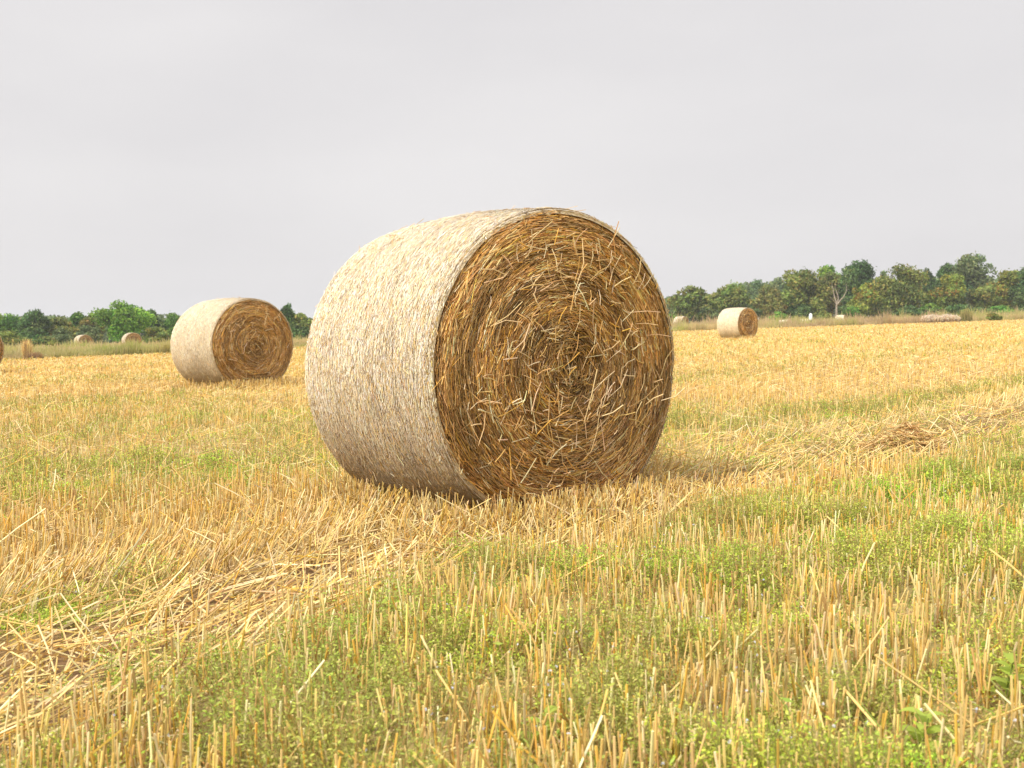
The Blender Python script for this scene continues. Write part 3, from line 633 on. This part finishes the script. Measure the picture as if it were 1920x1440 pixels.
for a in [(20, 110, 618, 80, 'olive', 'low olive bush at the far left in front of the hedge'),
          (62, 114, 612, 50, 'dark', 'dark green bush behind the tall tan grass clump'),
          (118, 108, 614, 66, 'grey', 'blue-green spreading bush left of the left small bale'),
          (165, 118, 608, 62, 'grey', 'blue-green bush directly above the left small bale'),
          (300, 112, 612, 70, 'olive', 'olive bush right of the right small bale'),
          (345, 116, 606, 60, 'green', 'green bush partly behind the second largest bale'),
          (556, 112, 604, 60, 'dark', 'dark bush at the foot of the trees between the two largest bales'),
          (85, 104, 630, 44, 'olive', 'lowest olive bush right of the tall tan grass clump')]:
    tree(*a, z0f=0, n=2200, lumps=12, name='bush', cat='bush', group='bushes along the hedge')
# right wood
tr_(1300, 150, 533, 84, 'olive', 'loose olive tree with sky gaps, first tree right of the largest bale', gap=.60, n=6500, lumps=22, z0f=.2)
tr_(1372, 152, 526, 84, 'olive', 'broad olive tree right behind the lone field bale', gap=.45, n=6000, lumps=20)
tr_(1432, 158, 532, 60, 'rust', 'rusty brown-green tree right of the lone field bale', n=4200, z0f=.15)
tr_(1415, 185, 521, 60, 'grey', 'blue-grey tree crown behind the rusty tree', n=4200)
tr_(1455, 190, 517, 64, 'grey', 'blue-grey tree crown farther right behind the rusty tree', n=4200)
tr_(1452, 146, 556, 46, 'rust', 'small rusty tree with a thin pale trunk near the lone field bale', n=2600, z0f=.3)
tr_(1500, 148, 503, 94, 'olive', 'large broad olive tree with small gaps at its upper left', n=9000, lumps=28, gap=.38, z0f=.08)
tr_(1552, 165, 495, 66, 'bright', 'bright green crown rising behind the dead tree', n=4200)
tr_(1562, 152, 508, 84, 'rust', 'brownish domed tree directly behind the bare dead tree', n=6000, z0f=.2)
tr_(1608, 150, 485, 74, 'dark', 'tall dark green tree with two tops right of the dead tree', n=7000, lumps=22, z0f=.12)
tr_(1618, 142, 530, 62, 'yellow', 'low yellow-green tree just right of the dead tree', n=4800, z0f=.05)
tr_(1655, 158, 503, 40, 'dark', 'thin airy tree in the dip of the treetop line', n=2600, gap=.6)
tr_(1690, 146, 491, 96, 'olive', 'large olive tree with spiky top in the middle of the right wood', n=9500, lumps=30, z0f=.06)
tr_(1738, 156, 500, 40, 'dark', 'narrow dark tree at the right flank of the spiky olive tree', n=3600, gap=.4)
tr_(1772, 158, 489, 52, 'dark', 'small dark round treetop left of the tallest tree', n=4200)
tr_(1778, 144, 513, 72, 'yellow', 'yellowing tree with orange leaves before the tallest tree', n=6000, z0f=.12)
tr_(1822, 154, 471, 76, 'grey', 'tallest tree of the right wood with airy grey-green crown', n=7500, gap=.50, lumps=26, z0f=.2)
tr_(1845, 145, 532, 62, 'olive', 'low olive tree under the tallest tree', n=4800, z0f=.05)
tr_(1885, 150, 506, 72, 'yellow', 'yellow-green tree with a straight bare trunk at the right end', n=5600, z0f=.12)
tr_(1925, 148, 498, 70, 'dark', 'dark tree cut by the right edge of the photo', n=5200, z0f=.1)
tr_(1268, 200, 552, 50, 'grey', 'distant blue-grey tree seen right beside the largest bale', n=3000)
for a in [(1262, 140, 588, 40, 'green', 'small green bush right beside the largest bale'),
          (1330, 150, 572, 60, 'grey', 'grey-green bush between the first two trees right of the largest bale'),
          (1395, 150, 570, 60, 'dark', 'dark bush directly above the lone field bale'),
          (1458, 144, 584, 34, 'bright', 'bright green small bush right of the lone field bale'),
          (1500, 146, 568, 60, 'dark', 'dark bush left of the small white upright marker'),
          (1540, 138, 583, 34, 'olive', 'olive bush right of the small white upright marker'),
          (1585, 146, 570, 54, 'dark', 'dark bush at the foot of the dead tree'),
          (1600, 140, 574, 40, 'green', 'green bush touching the dead tree on its right'),
          (1650, 144, 570, 60, 'olive', 'dull bush below the thin airy tree'),
          (1700, 140, 572, 60, 'dark', 'dark bush below the spiky olive tree'),
          (1740, 142, 568, 56, 'green', 'green bush above the pale plume grass'),
          (1792, 142, 570, 60, 'dark', 'dark bush below the yellowing tree with orange leaves'),
          (1830, 140, 576, 56, 'dark', 'dark bush above the pale plume grass clump, below the tallest tree'),
          (1880, 140, 572, 60, 'green', 'dense green bush at the right end of the wood'),
          (1928, 140, 574, 50, 'dark', 'dark bush cut by the right edge of the photo'),
          (1862, 106, 588, 34, 'olive', 'low rounded bramble bush standing at the field edge on the right')]:
    tree(*a, z0f=0, n=2400, lumps=12, name='bush', cat='bush', group='bushes at the foot of the wood')
# far woods on the skyline: one mass of foliage
mb = MB(); n = 60000
x = rng.uniform(-150, 150, n); d = 205 + rng.uniform(-7, 7, n); px = 960 + x / d * FPX
tp = np.interp(px, [-400, 0, 350, 600, 1200, 1255, 1320, 1400, 1500, 1700, 1920, 2400], [600, 601, 592, 593, 575, 557, 555, 538, 532, 524, 522, 515])
topz = z_at(tp, d) - gz(x, d) + 1.6 * (fbm(x * .12, 0 * x, 33) - .5) + 1.2 * (fbm(x * .4, 0 * x, 34) - .5)
z = gz(x, d) + topz * rng.random(n) ** .8; P = np.stack([x, d + 3 * (fbm(x * .3, z * .4, 35) - .5), z], -1)
c = palette(n, PAL['grey'], [3, 3, 2, 2]) * (.8 + .4 * fbm(x * .25, z * .3, 36))[:, None]; U = rdir(n); W_ = norm(np.cross(U, rdir(n))); s_ = rng.uniform(.22, .42, n)
quads(mb, P, U * s_[:, None], W_ * (s_ * .7)[:, None], c)
tag(mb.build('far_woods', M_TREE), 'far-off blue-green wood along the skyline behind the nearer trees', 'wood', kind='stuff')

# bare dead tree
dxp, dd_ = 1572, 139.0
def dp(px, py, dy=0): return np.array([world_at(px, dd_) - world_at(dxp, dd_), dy, z_at(py, dd_) - float(gz(world_at(dxp, dd_), dd_))])
root = empty('dead_tree', (world_at(dxp, dd_), dd_, float(gz(world_at(dxp, dd_), dd_)))); tm, bm_ = MB(), MB(); DC = np.array((.36, .30, .23))
def limb(m, pts, rads, k=6): tubes(m, np.array(pts)[None], np.array(rads)[None], k, DC * rng.uniform(.85, 1.1))
limb(tm, [dp(1568, 605), dp(1567.5, 590), dp(1567, 575), dp(1568, 567)], [.17, .14, .12, .11], 8)
for pts, rs in [([dp(1568, 570), dp(1564, 557, .2), dp(1562, 545, .3), dp(1560, 536, .3), dp(1558, 529, .2)], [.09, .07, .05, .03, .012]),
                ([dp(1567, 572), dp(1560, 563, -.2), dp(1553, 557, -.3)], [.06, .035, .012]),
                ([dp(1568, 570), dp(1571, 560, .1), dp(1569, 551, .2), dp(1566, 541, .3), dp(1565, 531, .3)], [.09, .06, .045, .03, .012]),
                ([dp(1568, 572), dp(1574, 563), dp(1580, 556, -.1), dp(1584, 546, -.2), dp(1585, 536, -.1), dp(1583, 530)], [.08, .065, .05, .035, .02, .01]),
                ([dp(1577, 559.5), dp(1583, 557, .3), dp(1590, 560, .4)], [.035, .02, .008]),
                ([dp(1562, 545, .3), dp(1557, 549, .5), dp(1558, 543, .6)], [.035, .02, .008]),
                ([dp(1562, 540, .3), dp(1555, 536, .3), dp(1552, 538, .3)], [.02, .012, .006]),
                ([dp(1569, 551, .2), dp(1572, 545, 0), dp(1571, 538, 0)], [.03, .015, .008]),
                ([dp(1584, 546, -.2), dp(1589, 542, -.3), dp(1588, 537, -.3)], [.02, .012, .006])]: limb(bm_, pts, rs)
tm.build('trunk', M_BARK, root, smooth=True); bm_.build('bare_branches', M_BARK, root, smooth=True)
tag(root, 'bare pale dead tree with forked branches standing before the green wood', 'dead tree')

# tall grass clumps
def clump(px, d, w_, top, label, cols, n=900, plume=False):
    x = world_at(px, d); zg = float(gz(x, d)); H = z_at(top, d) - zg; mb = MB()
    a = rng.uniform(0, 6.28, n); rr = np.sqrt(rng.random(n)) * w_ / 2; hh = H * rng.uniform(.55, 1.0, n) * (1 - .25 * (rr / (w_ / 2)) ** 2)
    P0 = np.stack([rr * np.cos(a), rr * np.sin(a) * .6, np.full(n, -.02)], -1); le = rng.normal(0, .10, (n, 2)); P1 = P0 + np.stack([le[:, 0] * hh, le[:, 1] * hh, hh], -1)
    c = palette(n, cols, np.ones(len(cols))); cc = np.stack([c * .75, c, c * 1.1], 1)
    tubes(mb, np.stack([P0, (P0 + P1) / 2 + rdir(n) * .02, P1], 1), np.array([[.011, .012, .009]]) * d / 90, 3, cc)
    if plume:
        m = n * 7; i = rng.integers(0, n, m); P = P1[i] + rdir(m) * .05 - np.array([0, 0, 1]) * rng.random((m, 1)) * .18
        U = norm(rdir(m) + [0, 0, 1.2]); W_ = norm(np.cross(U, rdir(m))); quads(mb, P, U * .05, W_ * .018, palette(m, [(.86, .72, .56), (.90, .82, .68)], [1, 1]))
    o = mb.build('tall_grass_clump', M_LEAF); o.location = (x, d, zg); tag(o, label, 'grass clump', 'tall grass clumps beyond the field')
clump(50, 51.0, .40, 632, 'upright tan grass clump standing at the field edge on the far left', [(.78, .60, .32), (.68, .50, .26), (.82, .68, .38)], 330)
clump(66, 50.8, .75, 657, 'low brown dead weed clump at the foot of the upright tan clump', [(.48, .33, .19), (.40, .28, .16)], 200)
clump(1746, 103.5, 1.9, 589, 'pale pinkish plume grass clump in front of the right wood, left half', [(.66, .52, .34), (.58, .42, .26)], 420, True)
clump(1779, 104, 1.9, 588, 'pale pinkish plume grass clump in front of the right wood, right half', [(.66, .52, .34), (.60, .44, .28)], 420, True)
clump(1809, 106, 1.3, 577, 'tall olive grass clump right of the pale plume grass', [(.42, .42, .15), (.52, .44, .2)], 260)
# small white upright shape
d = 112.0; x = world_at(1519, d); mb = MB(); ph = np.linspace(0, np.pi, 12); th = np.linspace(0, 2 * np.pi, 16, endpoint=False); PH, TH = np.meshgrid(ph, th, indexing='ij')
sq = np.sin(PH) ** .8; vv = np.stack([sq * np.cos(TH) * .18 * (1 - .12 * np.cos(PH)), sq * np.sin(TH) * .15, 1.28 - .36 * (1 - np.cos(PH))], -1)
i = np.arange(11)[:, None] * 16 + np.arange(16)[None]; i2 = np.arange(11)[:, None] * 16 + ((np.arange(16) + 1) % 16)[None]
mb.add(vv, q=np.stack([i, i2, i2 + 16, i + 16], -1), c=(.88, .90, .93))
root = empty('white_marker', (x, d, float(gz(x, d)))); mb.build('white_cover', M_PAINT, root, smooth=True)
mb = MB(); tubes(mb, np.array([[[.10, .08, -.1], [.11, .08, .6], [.13, .08, 1.2]]]), np.array([[.06, .05, .045]]), 6, np.array((.20, .13, .09))); mb.build('post', M_BARK, root)
tag(root, 'small bright white upright shape in the grass in front of the dark bushes', 'marker')

# ------------------------------------------------------------------ summer haze
me = bpy.data.meshes.new('haze'); x0, x1, y0, y1, zb, zt = -1600, 1600, -80, 3200, -8, 24
me.from_pydata([(x0, y0, zb), (x1, y0, zb), (x1, y1, zb), (x0, y1, zb), (x0, y0, zt), (x1, y0, zt), (x1, y1, zt), (x0, y1, zt)], [], [(0, 3, 2, 1), (4, 5, 6, 7), (0, 1, 5, 4), (1, 2, 6, 5), (2, 3, 7, 6), (3, 0, 4, 7)])
hm = bpy.data.materials.new('haze'); hm.use_nodes = True; t = hm.node_tree; t.nodes.clear(); out = N(t, 'ShaderNodeOutputMaterial'); pv = N(t, 'ShaderNodeVolumePrincipled')
pv.inputs['Density'].default_value = .00045; pv.inputs['Color'].default_value = (.93, .96, 1, 1); t.links.new(pv.outputs[0], out.inputs['Volume'])
me.materials.append(hm); ho = bpy.data.objects.new('haze', me); C.objects.link(ho); tag(ho, 'thin summer haze over the field', 'haze', kind='stuff')
